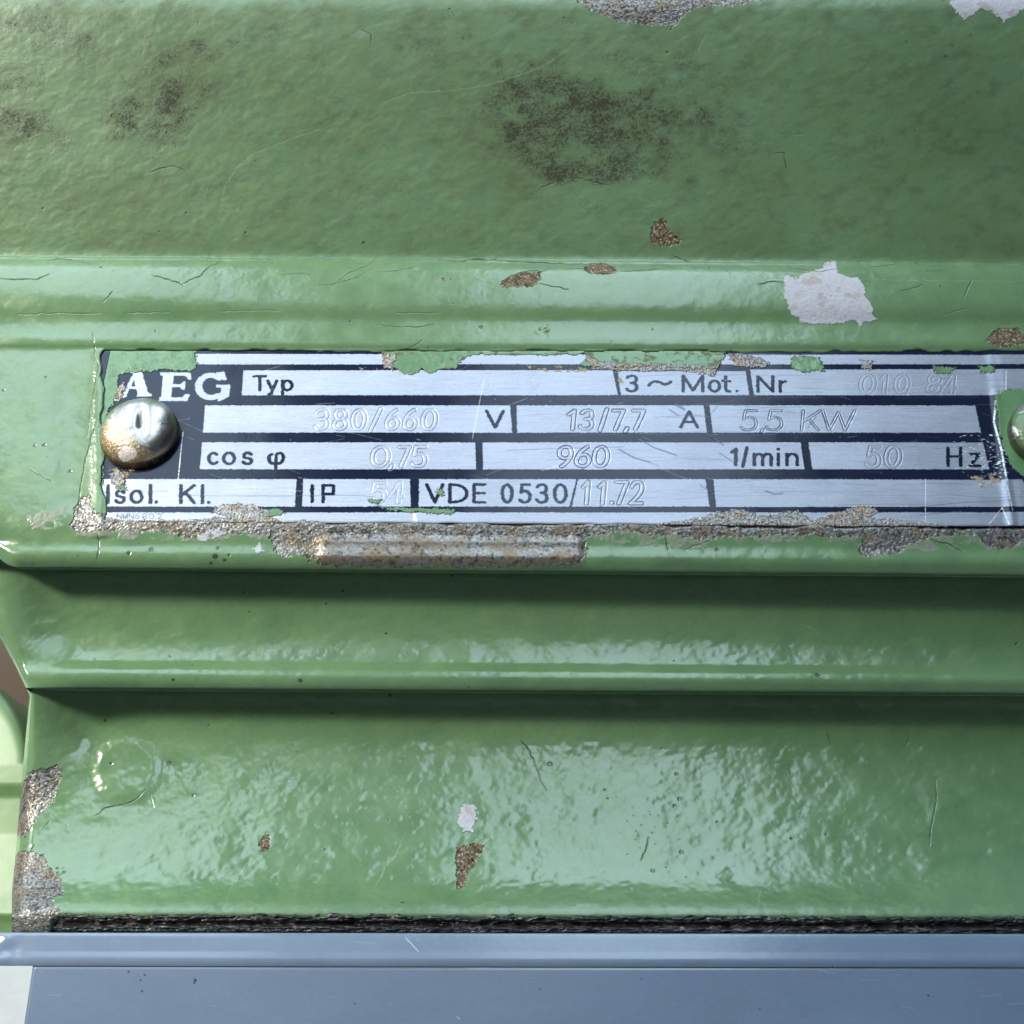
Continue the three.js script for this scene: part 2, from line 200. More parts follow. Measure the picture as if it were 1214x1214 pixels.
const colorPx = new Uint8Array(TW * TH * 4), surfPx = new Uint8Array(TW * TH * 4), bumpPx = new Float32Array(TW * TH);
{
  const wornA = at(374, 652, 0.2)[0], wornB = at(694, 652, 0.2)[0];
  const a = bytes(A), b = bytes(B), c = bytes(C), mx = XW / TW, my = ARC / TH;
  for (let j = 0; j < TH; j++) {
    const s = (j + 0.5) * my, v = rowAtS(s)[0];
    const upper = 1 - smoothstep(v, 290, 318), low = smoothstep(v, 815, 840), foot = smoothstep(v, 1050, 1080);
    for (let i = 0; i < TW; i++) {
      const x = X0 + (i + 0.5) * mx, k = j * TW + i;
      const w1 = noise(x * 1.1, s * 1.1, 1), w2 = noise(x * 1.1, s * 1.1, 2), w3 = noise(x * 4, s * 4, 3), w4 = noise(x * 4, s * 4, 4);
      const si = clamp(Math.round(i + w1 * 3 + w3 * 2.6), 0, TW - 1), sj = clamp(Math.round(j + w2 * 3 + w4 * 2.6), 0, TH - 1), m = (sj * TW + si) * 4;
      const g1 = noise(x * 7, s * 7, 5), g2 = noise(x * 3, s * 3, 6), lowN = fbm(x * 0.07, s * 0.1, 3, 10), mid = fbm(x * 0.45, s * 0.45, 3, 20);
      let metal = a[m] / 255, rust = a[m + 1] / 255, white = a[m + 2] / 255;
      const thick = c[m] / 255, residue = c[m + 2] / 255, n4 = k * 4, crack = b[n4] / 255, scr = b[n4 + 1] / 255, speck = c[n4 + 1] / 255, dirt0 = b[m + 2] / 255;
      rust = rust > 0.9 ? 1 : smoothstep(rust + 0.35 * g2 + 0.25 * g1, 0.45, 0.75) * (rust > 0.02 ? 1 : 0);
      white = white > 0.97 ? 1 : smoothstep(white + 0.5 * g2 + 0.2 * g1, 0.5, 0.65) * (white > 0.05 ? 1 : 0);
      // green enamel, uneven coats
      const fleck = smoothstep(noise(x * 5.3, s * 5.3, 8) + 0.5 * noise(x * 1.1, s * 1.1, 9), 0.75, 1.15) * (0.25 + 0.35 * upper);
      let r = 0.108 * (1 + 0.16 * lowN + 0.11 * mid + 0.04 * g2), g = 0.192 * (1 + 0.12 * lowN + 0.09 * mid + 0.04 * g2), bl = 0.092 * (1 + 0.18 * lowN + 0.02 * mid + 0.04 * g2);
      r = lerp(r, 0.075, fleck); g = lerp(g, 0.095, fleck); bl = lerp(bl, 0.055, fleck);
      const film = clamp(upper * (0.35 + 0.75 * fbm(x * 0.09, s * 0.13, 4, 30) + 0.5 * mid), 0, 1) * 0.6;      // brown-green dust film, patchy
      r = lerp(r, 0.085, film); g = lerp(g, 0.120, film); bl = lerp(bl, 0.050, film);
      let rough = lerp(lerp(0.21, 0.18, low), 0.42, upper) + 0.08 * mid + 0.2 * fleck + foot * 0.1, met = 0, h = 0.02 * thick;
      const calm = 1 - 0.55 * smoothstep(v, 300, 330) * (1 - smoothstep(v, 660, 690)); h += calm * (0.025 * fbm(x * 0.75 + s * 0.2, s * 0.95, 2, 150) + 0.007 * noise(x * 1.9, s * 2.1, 155)) + 0.0032 * g2 + 0.0012 * g1 + 0.012 * mid + upper * 0.004 * noise(x * 12, s * 12, 7);
      // grime
      const grain = 0.75 * fbm(x * 0.8 + 0.5 * w1, s * 1.3, 4, 40) + 0.45 * fbm(x * 4.1, s * 5.5, 3, 48), veil = fbm(x * 0.35, s * 0.5, 4, 46), gr = 0.6 * fbm(x * 2.2 + w1, s * 3.0 + w2, 5, 47) + 0.5 * g1 * 0.6 + 0.45 * grain, d = clamp((0.62 * dirt0 * smoothstep(veil + 0.9 * dirt0, -0.3, 1.4) + 0.55 * smoothstep(gr + 0.6 * veil + dirt0 * 0.8, 0.3, 1.6) * smoothstep(dirt0, 0.03, 0.4)) * (0.8 + 0.3 * g1 + 0.25 * g2) + upper * 0.3 * smoothstep(fbm(x * 0.5, s * 0.8, 5, 45) + 0.15 * g1, -0.1, 0.75), 0, 0.88);
      r = lerp(r, 0.036, d); g = lerp(g, 0.029, d); bl = lerp(bl, 0.021, d); rough = lerp(rough, 0.75, d * 0.9); h += 0.012 * d * (1 + g1);
      // chalky residue next to the plate
      if (residue > 0.3) { const q = smoothstep(fbm(x * 0.9, s * 0.9, 3, 50), -0.25, 0.15) * 0.8; r = lerp(r, 0.17, q); g = lerp(g, 0.19, q); bl = lerp(bl, 0.135, q); rough = lerp(rough, 0.7, q); h += q * (0.02 + 0.03 * g2); }
      if (scr > 0.05) { const q = scr * 0.5 * (0.55 + 0.6 * g1); r = lerp(r, 0.38, q); g = lerp(g, 0.47, q); bl = lerp(bl, 0.32, q); h -= 0.008 * q; }
      // bare casting: pitted grey iron
      const edge = metal > 0.02 && metal < 0.98, rim = rust > 0.04 && rust < 0.85 || white > 0.1 && white < 0.6;
      const pit = fbm(x * 3.4, s * 4.2, 3, 60), fine = noise(x * 7.5, s * 7.5, 63);
      if (metal > 0.5) {
        const worn = smoothstep(x, wornA, wornA + 1) * (1 - smoothstep(x, wornB - 1, wornB)) * smoothstep(v, 636, 642);
        const gk = 1 - 0.55 * worn, tone = 0.175 + 0.03 * worn + (0.10 * pit + 0.13 * fine) * gk, br = smoothstep(fbm(x * 0.5, s * 0.9, 3, 70) + rust * 0.8 + 0.3 * worn, -0.1, 0.6);
        r = tone * lerp(1.0, 0.85, br); g = tone * lerp(0.95, 0.66, br); bl = tone * lerp(0.90, 0.46, br); rough = 0.44 - 0.1 * fine - 0.08 * worn; met = 0.6 - 0.35 * br; h += -0.10 + (0.035 * pit + 0.024 * fine) * gk;
        const dk = smoothstep(fbm(x * 2.2, s * 2.2, 3, 80), 0.2, 0.5) * 0.6; r *= 1 - dk; g *= 1 - dk; bl *= 1 - dk;
      } else if (rust > 0.01) {
        const tone = 0.8 + 0.7 * pit + 0.5 * fine; const sp = smoothstep(fine + 0.6 * g1, 0.55, 0.9) * 0.25; r = lerp(r, 0.135 * tone + sp, rust); g = lerp(g, 0.100 * tone + sp * 0.95, rust); bl = lerp(bl, 0.062 * tone + sp * 0.85, rust); rough = lerp(rough, 0.7, rust); h += rust * (-0.09 + 0.05 * pit + 0.03 * fine);
      }
      if (white > 0.01) {
        const q = white, st = smoothstep(fbm(x * 0.8, s * 0.9, 4, 90), 0.12, 0.45) * 0.55, tone = 0.42 + 0.04 * g1;
        r = lerp(r, lerp(tone, 0.30, st), q); g = lerp(g, lerp(tone, 0.25, st), q); bl = lerp(bl, lerp(tone * 1.12, 0.21, st), q); rough = lerp(rough, 0.85, q); met *= 1 - q; h = lerp(h, 0.06 + 0.02 * g2 + 0.012 * fine, q);
      }
      if (rim) { r *= 0.75; g *= 0.72; bl *= 0.68; }
      if (edge && metal > 0.15) { r *= 0.55; g *= 0.5; bl *= 0.45; }
      if (crack > 0.05) { const q = Math.min(0.9, crack); r = lerp(r, 0.018, q); g = lerp(g, 0.022, q); bl = lerp(bl, 0.014, q); rough = lerp(rough, 0.9, q); met *= 1 - q; h -= 0.07 * q; }
      if (speck > 0.05) { const q = speck * 0.85; r = lerp(r, 0.02, q); g = lerp(g, 0.028, q); bl = lerp(bl, 0.018, q); h -= 0.04 * q; }
      colorPx[n4] = srgb8(r); colorPx[n4 + 1] = srgb8(g); colorPx[n4 + 2] = srgb8(bl); colorPx[n4 + 3] = 255;
      surfPx[n4 + 1] = clamp(rough, 0.05, 1) * 255; surfPx[n4 + 2] = clamp(met, 0, 1) * 255; surfPx[n4 + 3] = 255 * (1 - 0.75 * d) * (1 - 0.6 * film) * (1 - 0.6 * Math.max(white, rust * (1 - metal)));
      bumpPx[k] = 0.5 + h;
    }
  }
}
const surfTex = tex(surfPx, TW, TH);
const enamel = new THREE.MeshPhysicalMaterial({ map: tex(colorPx, TW, TH, true), roughness: 1, metalness: 1, roughnessMap: surfTex, metalnessMap: surfTex, specularIntensityMap: surfTex, ior: 1.55, bumpMap: tex(bumpPx, TW, TH, false, true), bumpScale: 0.001, side: THREE.DoubleSide });

// ---------------------------------------------------------------- the motor: casting with ledge, plate pad and two fins
const motor = thing('electric_motor', 'green painted cast electric motor with a riveted black and silver nameplate and chipped paint', 'electric motor');
const leftEnd = table([[640, -90], [680, -80], [735, -25], [761, 0], [788, 15], [828, 35], [870, 31], [960, 23], [1020, 18], [1060, 14], [1112, 14]]);
const fillet = table([[677, 8], [720, 14], [760, 24], [820, 46], [900, 48], [1112, 44]]);
const ribLevel = (v) => (v < 819.2 ? lerp(zPad - 2.6, rowAtV(801)[0] - 0.2, clamp((v - 677) / 120, 0, 1)) : lerp(rowAtV(801)[0] - 3.4, rowAtV(960)[0] - 0.4, clamp((v - 819) / 140, 0, 1)));
const zEdge = rowAtV(1084)[0];
const lumps = (x, s, v) => {
  const amp = table([[0, 0.03], [300, 0.03], [330, 0.02], [640, 0.035], [690, 0.05], [780, 0.04], [800, 0.015], [830, 0.045], [1050, 0.042], [1085, 0.03]])(v);
  return amp * (noise(x * 0.36, s * 0.34, 101) + 0.45 * noise(x * 0.75 + s * 0.3, s * 0.85, 102) + 0.20 * noise(x * 1.6, s * 1.5, 103));
};
{
  const END = 12, COLS = 700 + END, rows = [];
  { let last = -9; for (let i = 0; i < PROFILE.length; i++) { if (PROFILE[i][3] - last >= 0.19 || i === PROFILE.length - 1) { rows.push(i); last = PROFILE[i][3]; } } }
  // long risers between a ridge and the hollow under it get rows of their own
  const R = []; rows.forEach((p, n) => { const a = PROFILE[p]; if (n) { const b = PROFILE[rows[n - 1]], gap = a[3] - b[3], k = Math.ceil(gap / 0.3); for (let q = 1; q < k; q++) R.push(b.map((c, i) => lerp(c, a[i], q / k))); } R.push(a); });
  const g = sheet(R.length - 1, COLS, (i, jj) => {
    const [v, , z0, s] = R[i], uL = leftEnd(v), u = jj <= END ? uL : lerp(uL, 1275, Math.pow((jj - END) / (COLS - END), 1.06));
    let z = z0;
    const eL = 123 + 4.5 * noise(v * 0.03, 2, 320) + 1.5 * noise(v * 0.13, 5, 321), eT = 416.5 + 2 * noise(u * 0.025, 3, 322) + 1.3 * noise(u * 0.09, 7, 323), eB = 619 + 0.006 * (u - 200) + 2.6 * noise(u * 0.03, 4, 324) + 1.5 * noise(u * 0.12, 6, 325);
    const pocket = smoothstep(u, eL, eL + 3) * smoothstep(v, eT, eT + 2.5) * (1 - smoothstep(v, eB - 2.5, eB));
    z -= 0.75 * pocket;
    if (v > 416 && v < 640) z += 0.16 * Math.exp(-(((u - 118) / 9) ** 2)) * (1 - pocket) - 0.16 * Math.exp(-(((u - 84) / 22) ** 2)) * smoothstep(v, 430, 470) * (1 - smoothstep(v, 590, 615));
    if (v > 677) {
      const f = fillet(v), w = 1 - smoothstep(u, f - 20, f + 72), d = ribLevel(v) - z;
      z += w * 0.5 * (d + Math.sqrt(d * d + 0.5));
      const o = Math.max(0, (f - 6 - u) / (f - 6 - uL + 1)); z -= 1.3 * o * o + 1.6 * o ** 6;
    } else if (v > 600) { const o = Math.max(0, (26 - u) / 60); z -= 1.2 * o * o * smoothstep(v, 600, 660); }
    if (v > 1084) z = lerp(z, zEdge - 0.9 * ((v - 1084) / 26) ** 2, 1 - smoothstep(u, 58, 70));
    if (v > 632 && v < 676) z += 0.30 * smoothstep(u, 370, 386) * (1 - smoothstep(u, 684, 697)) * smoothstep(v, 634, 643) * (1 - smoothstep(v, 660, 675));
    const bend = Math.min(13, 0.02 * Math.max(0, 22 - u) ** 2) * smoothstep(v, 630, 672) * (1 - smoothstep(v, 678, 700));
    const p = at(u, v + slant(v) * (u - MID) - bend, z);
    p[2] += lumps(p[0], s, v) * (1 - pocket);
    if (v > 840 && v < 990 && u < 240) p[2] += 0.2 * (1 - smoothstep(Math.hypot(u - 150, (v - 915) * 1.05), 30, 46));
    if (jj < END) { const k = (END - jj) / END; p[2] -= 14 * k; p[0] -= 0.25 * Math.sin(k * 3.1); }
    return [...p, (p[0] - X0) / XW + (jj < END ? -0.004 * (END - jj) : 0), s / ARC];
  });
  const cut = (v) => R.findIndex((r) => r[0] >= v), c = [0, cut(309), cut(678), cut(820), R.length - 1];
  ['casing_wall', 'nameplate_pad', 'cooling_fin', 'cooling_fin'].forEach((n, i) => part(n, strip(g, COLS, c[i], c[i + 1]), enamel, motor, [, , 'narrow upper fin under the nameplate', 'broad lower fin with chipped left corner'][i]));
}
// the round stator body behind, and the end shield that shows past the left edge
const iron = new THREE.MeshStandardMaterial({ color: new THREE.Color(0.10, 0.072, 0.056), roughness: 0.8 });
{
  const g = new THREE.LatheGeometry([[0, -160], [70, -160], [72, -158], [72, 78], [70, 80], [0, 80]].map(([r, h]) => new THREE.Vector2(r * 1e-3, h * 1e-3)), 96); g.rotateZ(-Math.PI / 2); g.translate(0.004, 0.045, -0.115);
  part('stator_body', g, iron, motor);
  const eN = 96, pxC = new Uint8Array(eN * eN * 4), bp = new Float32Array(eN * eN);
  for (let j = 0; j < eN; j++) for (let i = 0; i < eN; i++) { const k = j * eN + i, n = fbm(i * 0.08, j * 0.08, 3, 120); pxC.set([srgb8(0.110 * (1 + 0.15 * n)), srgb8(0.190 * (1 + 0.12 * n)), srgb8(0.078 * (1 + 0.15 * n)), 255], k * 4); bp[k] = 0.5 + 0.010 * fbm(i * 0.2, j * 0.2, 3, 125); }
  const m = new THREE.MeshPhysicalMaterial({ map: tex(pxC, eN, eN, true), roughness: 0.45, bumpMap: tex(bp, eN, eN, false, true), bumpScale: 0.001, side: THREE.DoubleSide });
  const wave = table([[760, -0.6], [840, 0.2], [905, 0.9], [930, 0.7], [945, -0.3], [990, -0.7], [1060, 0.3], [1084, 0.8], [1094, 0.1], [1120, -0.8]]);
  part('end_shield', sheet(120, 60, (i, j) => {
    const v = lerp(770, 1125, i / 120), u = lerp(-110, 44, j / 60), r = Math.hypot(u + 78, Math.min(0, v - 905)), o = clamp((r - 98) / 20, 0, 1), e = v < 905 ? o : 0, k = e >= 1 ? 118 / r : 1;
    const z = -25 + wave(v) + 0.4 * Math.sin(u * 0.03) - 3 * (1 - Math.sqrt(1 - Math.min(0.999, e * e))), p = at(e >= 1 ? -78 + (u + 78) * k : u, e >= 1 ? 905 + (v - 905) * k : v, z); if (e >= 1) p[2] -= Math.min(30, (r - 118) * 2);
    return [...p, p[0] / 20, p[1] / 20];
  }), m, motor, 'bright green end shield behind the left edge');
}
// black tarry seal squeezed out under the casting
{
  const zE = rowAtV(1086)[0], N = 512, pc = new Uint8Array(N * 64 * 4), ps = new Uint8Array(N * 64 * 4), pb = new Float32Array(N * 64);
  for (let j = 0; j < 64; j++) for (let i = 0; i < N; i++) {
    const x = i * 0.25, y = j / 64 * 4, k = j * N + i, n = fbm(x * 1.2, y * 2.6, 4, 130), gl = smoothstep(noise(x * 3.1, y * 5, 137) + 0.6 * noise(x * 0.35, y * 1.4, 138), 0.55, 0.9);
    const t = 0.017 + 0.012 * n, q = gl * 0.7; pc.set([srgb8(lerp(t * 1.15, 0.30, q)), srgb8(lerp(t, 0.27, q)), srgb8(lerp(t * 1.05, 0.22, q)), 255], k * 4);
    ps.set([0, 255 * clamp(0.42 + 0.3 * n, 0.15, 0.9), 255 * gl * 0.4, 255], k * 4); pb[k] = 0.5 + 0.16 * n + 0.05 * gl;
  }
  const st = tex(ps, N, 64), m = new THREE.MeshPhysicalMaterial({ map: tex(pc, N, 64, true), roughness: 1, metalness: 1, roughnessMap: st, metalnessMap: st, bumpMap: tex(pb, N, 64, false, true), bumpScale: 0.001, side: THREE.DoubleSide });
  const lobe = table([[1082, -0.5], [1084.5, 0.15], [1088, 0.5], [1092, 0.25], [1095, -0.25], [1096.5, -0.35], [1098, 0.0], [1101, 0.35], [1105, 0.2], [1108, -0.5], [1113, -2.2]]);
  part('sealing_strip', sheet(56, 900, (i, j) => {
    const v0 = lerp(1082, 1113, i / 56), u = lerp(62, 1280, j / 900), x0 = (u - MID) * 0.1, ed = 1 - smoothstep(u, 62, 74), v = v0 + slant(v0) * (u - MID) + (1 - smoothstep(v0, 1086, 1096)) * (1.6 * noise(x0 * 0.5, 3, 140) + 0.9 * noise(x0 * 1.8, 8, 141));
    const p = at(u, v, zE - 0.25 + lobe(v0) - ed * 0.8 + 0.22 * noise(x0 * 0.9, v0 * 0.4, 142) + 0.12 * noise(x0 * 3, v0 * 0.8, 143)); return [...p, p[0] / 128, i / 56];
  }), m, motor, 'black tarry seal along the bottom of the casting');
}

// ---------------------------------------------------------------- nameplate
const PW = 2048, PH = 512, zPl = 0.3;
const [px0, pTop] = at(98, 411, zPl), pxR = at(1275, 411, zPl)[0] + 3, pBot = at(607, 628, zPl)[1], pX0 = at(98, 628, zPl)[0] < px0 ? px0 - 1 : at(98, 628, zPl)[0] - 1;
const toPlate = (u, v) => { const p = at(u, v, zPl); return [(p[0] - pX0) / (pxR - pX0) * PW, (pTop - p[1]) / (pTop - pBot) * PH]; };
const I1 = canvas(PW, PH), I2 = canvas(PW, PH), I3 = canvas(PW, PH);
const quad = (g, c, pts) => { g.fillStyle = c; g.beginPath(); pts.forEach((p, i) => g[i ? 'lineTo' : 'moveTo'](...toPlate(...p))); g.closePath(); g.fill(); };
const stroke = (g, c, w, ...pts) => { g.strokeStyle = c; g.lineWidth = w * 1.7; g.beginPath(); pts.forEach((p, i) => g[i ? 'lineTo' : 'moveTo'](...toPlate(...p))); g.stroke(); };
// print: everything not silver is dark ink
for (const p of [
  [[232, 419.5], [1260, 421], [1260, 432], [232, 432]],
  [[288.5, 439], [726, 439], [732.5, 468.5], [286.5, 468.5]], [[732.5, 440], [884, 440], [888, 468.5], [736, 468.5]], [[889, 438], [1260, 438], [1260, 468.5], [894, 468.5]],
  [[243, 480.5], [604.5, 480.5], [607.5, 512.8], [240.5, 512.8]], [[612.5, 480.5], [834, 480.5], [838, 512.8], [613, 512.8]], [[841, 480.5], [1156, 480.5], [1163, 512.8], [845, 512.8]],
  [[239.5, 524.5], [563.5, 524.5], [564.5, 556.3], [237, 556.3]], [[572, 524.5], [949, 524.5], [953.5, 556.3], [573, 556.3]], [[958.5, 524.5], [1165.5, 524.5], [1173, 556.3], [963, 556.3]],
  [[122, 568], [351.5, 568], [349.5, 600.5], [117, 600.5]], [[359.5, 568], [486, 568], [487, 600.5], [358, 600.5]], [[497, 568], [836, 568], [841, 600.5], [496.5, 600.5]], [[845.5, 568], [1212, 569], [1220, 601], [849, 601]],
  [[112, 612], [118, 607.5], [1260, 607.5], [1260, 624], [700, 622], [106, 619]],
]) { quad(I1, R_, p); }
for (const [a, b, c] of [[351.5, 359, 571], [605, 612, 483], [836, 846, 571]]) { /* rounded inner corners are left to the ragged print edge */ }
// lettering is cut out of the silver
function write(text, u0, u1, vTop, vBase, font = 'sans-serif', g = I1, color = '#000', weight = '', pen = 0) {
  g.save(); g.globalCompositeOperation = color === '#000' ? 'source-over' : 'lighter';
  const [x0, y1] = toPlate(u0, vBase), [x1] = toPlate(u1, vBase), [, y0] = toPlate(u0, vTop); g.font = `${weight} 100px ${font}`; g.textBaseline = 'alphabetic';
  const m = g.measureText(text), cap = 71.5; g.translate(x0, y1); g.scale((x1 - x0) / m.width, (y1 - y0) / cap);
  if (pen) { g.strokeStyle = color; g.lineWidth = pen; g.strokeText(text, 0, 0); } else { g.fillStyle = color; g.fillText(text, 0, 0); }
  g.restore();
}
const ink = (...a) => write(...a);
// letters drawn as round-ended pen strokes, like the plate's engraved grotesque
const GL = {
  T: [[[0, 1], [1, 1]], [[0.5, 1], [0.5, 0]]], y: [[[0, 0.68], [0.5, 0]], [[1, 0.68], [0.38, -0.26], [0.15, -0.3]]], p: [[[0, 0.68], [0, -0.3]], ['o', 0.5, 0.34, 0.5, 0.34]], o: [['o', 0.5, 0.34, 0.5, 0.34]], c: [['a', 0.55, 0.34, 0.5, 0.34, 0.8, 5.5]],
  s: [['q', [0.9, 0.58], [0.75, 0.7], [0.45, 0.69], [0.1, 0.66], [0.1, 0.5], [0.15, 0.36], [0.5, 0.35], [0.95, 0.33], [0.92, 0.17], [0.88, 0], [0.48, 0], [0.15, 0], [0.05, 0.12]]], V: [[[0, 1], [0.5, 0], [1, 1]]], A: [[[0, 0], [0.5, 1], [1, 0]], [[0.2, 0.34], [0.8, 0.34]]],
  H: [[[0, 0], [0, 1]], [[1, 0], [1, 1]], [[0, 0.52], [1, 0.52]]], z: [[[0.05, 0.66], [0.95, 0.66], [0, 0], [1, 0]]], I: [[[0, 0], [0, 1]]], l: [[[0, 0], [0, 1]]], K: [[[0, 0], [0, 1]], [[1, 1], [0, 0.4]], [[0.35, 0.6], [1, 0]]], P: [[[0, 0], [0, 1]], ['q', [0, 1], [0.55, 1], [0.98, 1], [0.98, 0.74], [0.98, 0.48], [0.55, 0.48], [0, 0.48]]],
  D: [[[0, 0], [0, 1]], ['q', [0, 1], [0.98, 1], [1, 0.5], [0.98, 0], [0, 0]]], E: [[[1, 1], [0, 1], [0, 0], [1, 0]], [[0, 0.52], [0.92, 0.52]]], 0: [['o', 0.5, 0.5, 0.5, 0.5]], 5: [[[0.9, 1], [0.2, 1], [0.12, 0.56]], ['q', [0.12, 0.56], [0.4, 0.68], [0.6, 0.64], [0.98, 0.58], [0.98, 0.3], [0.95, 0], [0.45, 0], [0.15, 0], [0, 0.15]]],
  3: [['q', [0.05, 0.86], [0.2, 1], [0.5, 1], [0.95, 1], [0.93, 0.74], [0.9, 0.54], [0.45, 0.53]], ['q', [0.45, 0.53], [0.98, 0.52], [1, 0.27], [0.97, 0], [0.45, 0], [0.15, 0], [0, 0.16]]], M: [[[0, 0], [0, 1], [0.5, 0.05], [1, 1], [1, 0]]], N: [[[0, 0], [0, 1], [1, 0], [1, 1]]], t: [[[0.35, 0.95], [0.35, 0.2], [0.5, 0.02], [0.9, 0]], [[0, 0.68], [0.85, 0.68]]], r: [[[0, 0], [0, 0.68]], ['q', [0, 0.4], [0.2, 0.68], [0.9, 0.66]]],
  1: [[[0.1, 0.78], [0.75, 1], [0.75, 0]]], m: [[[0, 0], [0, 0.68]], ['q', [0, 0.45], [0.1, 0.68], [0.3, 0.68], [0.5, 0.68], [0.5, 0.42]], [[0.5, 0.42], [0.5, 0]], ['q', [0.5, 0.45], [0.6, 0.68], [0.8, 0.68], [1, 0.68], [1, 0.42]], [[1, 0.42], [1, 0]]], i: [[[0, 0], [0, 0.68]], [[0, 0.96], [0, 0.98]]], n: [[[0, 0], [0, 0.68]], ['q', [0, 0.42], [0.1, 0.68], [0.5, 0.68], [1, 0.68], [1, 0.4]], [[1, 0.4], [1, 0]]], '.': [[[0, 0.02], [0, 0.04]]], '/': [[[0, -0.08], [1, 1.08]]],
  '~': [['q', [0, 0.36], [0.15, 0.66], [0.32, 0.64], [0.5, 0.6], [0.62, 0.5], [0.8, 0.34], [1, 0.62]]], f: [['q', [0.25, 0.62], [-0.05, 0.5], [0.05, 0.22], [0.15, 0], [0.5, 0], [0.95, 0], [1, 0.36], [1, 0.68], [0.72, 0.68], [0.5, 0.68], [0.5, 0.3]], [[0.5, 0.34], [0.5, -0.32]]],
  4: [[[0.75, 0], [0.75, 1], [0, 0.3], [1, 0.3]]], 6: [['o', 0.5, 0.3, 0.48, 0.3], ['q', [0.05, 0.4], [0.15, 0.75], [0.75, 1]]], 9: [['o', 0.5, 0.7, 0.48, 0.3], ['q', [0.96, 0.6], [0.9, 0.25], [0.3, 0]]], 7: [[[0, 1], [1, 1], [0.35, 0]]], 8: [['o', 0.5, 0.26, 0.5, 0.26], ['o', 0.5, 0.76, 0.42, 0.24]], ',': [[[0.4, 0.05], [0, -0.14]]], W: [[[0, 1], [0.25, 0], [0.5, 0.9], [0.75, 0], [1, 1]]], 2: [['q', [0.03, 0.78], [0.1, 1], [0.5, 1], [0.97, 1], [0.95, 0.7], [0.9, 0.45], [0, 0]], [[0, 0], [1, 0]]],
};
function glyph(g, ch, u0, u1, vTop, vBase, w, color, lean = 0) {
  const P = (x, y) => toPlate(lerp(u0, u1, x) + lean * y, lerp(vBase, vTop, y));
  g.strokeStyle = color; g.lineWidth = w;
  for (const st of GL[ch] ?? []) {
    g.beginPath();
    if (st[0] === 'o' || st[0] === 'a') { const [, cx, cy, rx, ry, f = 0, t = 6.2832] = st; for (let k = 0; k <= 40; k++) { const q = lerp(f, t, k / 40), a = P(cx + rx * Math.cos(q), cy + ry * Math.sin(q)); g[k ? 'lineTo' : 'moveTo'](...a); } }
    else if (st[0] === 'q') { g.moveTo(...P(...st[1])); for (let k = 2; k + 1 < st.length; k += 2) g.quadraticCurveTo(...P(...st[k]), ...P(...st[k + 1])); }
    else st.forEach((p, k) => g[k ? 'lineTo' : 'moveTo'](...P(...p)));
    g.stroke();
  }
}
const pen = (list, vTop, vBase, w = 7.2) => { I1.globalCompositeOperation = 'source-over'; for (const [c, a, b] of list) glyph(I1, c, a, b, vTop, vBase, w, '#000'); I1.globalCompositeOperation = 'lighter'; };
pen([['T', 301, 315], ['y', 317.5, 328], ['p', 335, 346]], 446, 462.5);
pen([['3', 743, 755], ['~', 769, 795], ['M', 810, 833], ['o', 841, 853], ['t', 857, 866], ['.', 874, 874]], 445.5, 464);
pen([['N', 898.5, 916], ['r', 925, 932]], 446, 464);
pen([['V', 577, 597]], 487, 506.5); pen([['A', 807, 827]], 488, 506.5);
pen([['c', 247, 258], ['o', 265, 278], ['s', 288, 299], ['f', 318, 336]], 531, 550);
pen([['1', 867, 874], ['/', 880.5, 885.5], ['m', 894, 914], ['i', 922.5, 922.5], ['n', 933, 945]], 532, 551.5);
pen([['H', 1124, 1139], ['z', 1150, 1162]], 531, 552);
pen([['I', 128, 126.5], ['s', 137, 148], ['o', 155.5, 168], ['l', 178.5, 177], ['.', 185, 185], ['K', 214.5, 230], ['l', 240, 239.5], ['.', 247.5, 247.5]], 575.5, 596);
pen([['I', 370, 370], ['P', 383, 395.5]], 575.5, 595);
pen([['V', 506, 525], ['D', 533.5, 553.5], ['E', 562, 575], ['0', 595.5, 607], ['5', 616.5, 628.5], ['3', 636.5, 648.5], ['0', 657.5, 671]], 574.5, 595.5); pen([['/', 676, 685]], 568.5, 600, 4.2);
// the slab-serif monogram, silver on the ink
quad(I1, R_, [[141, 474], [144, 470], [158, 443], [152, 441], [168, 441], [176, 466], [180, 467], [179, 470], [162, 470], [163, 466], [161, 461], [153, 461], [150, 470]]); I1.globalCompositeOperation = 'source-over'; quad(I1, '#000', [[155.5, 458], [160.5, 458], [158.8, 450]]); I1.globalCompositeOperation = 'lighter';
quad(I1, R_, [[190, 441.5], [226, 441.5], [227, 450], [223.5, 450], [219, 445.5], [206, 445.5], [205, 455.5], [214, 455.5], [217, 452.5], [220, 452.5], [219, 462], [216, 462], [213, 458.8], [204, 458.8], [203, 471], [215, 471], [221, 466.5], [225, 467], [222, 475.3], [188, 475.3], [188.5, 471.5], [191, 471], [193, 446], [190, 445]]);
{ I1.strokeStyle = R_; I1.lineWidth = 15; I1.beginPath(); for (let k = 0; k <= 40; k++) { const q = lerp(0.85, 5.3, k / 40), a = toPlate(250 + 14.5 * Math.cos(q), 458 - 13.2 * Math.sin(q)); I1[k ? 'lineTo' : 'moveTo'](...a); } I1.stroke();
  quad(I1, R_, [[256, 456], [273, 456], [271.5, 470], [264, 474], [258, 476], [258, 468], [262, 464], [262, 459.5], [256, 459]]); quad(I1, R_, [[256, 441.5], [266, 440.5], [269, 450], [265, 451.5], [258, 446]]); }
// tiny print at the lower left
for (const [c, u] of [['N', 139], ['M', 146], ['N', 153], ['6', 160], ['8', 169], ['0', 177], ['2', 187]]) { I1.globalCompositeOperation = 'source-over'; glyph(I1, c, u, u + 5, 609, 615, 1.6, '#400'); I1.globalCompositeOperation = 'lighter'; }
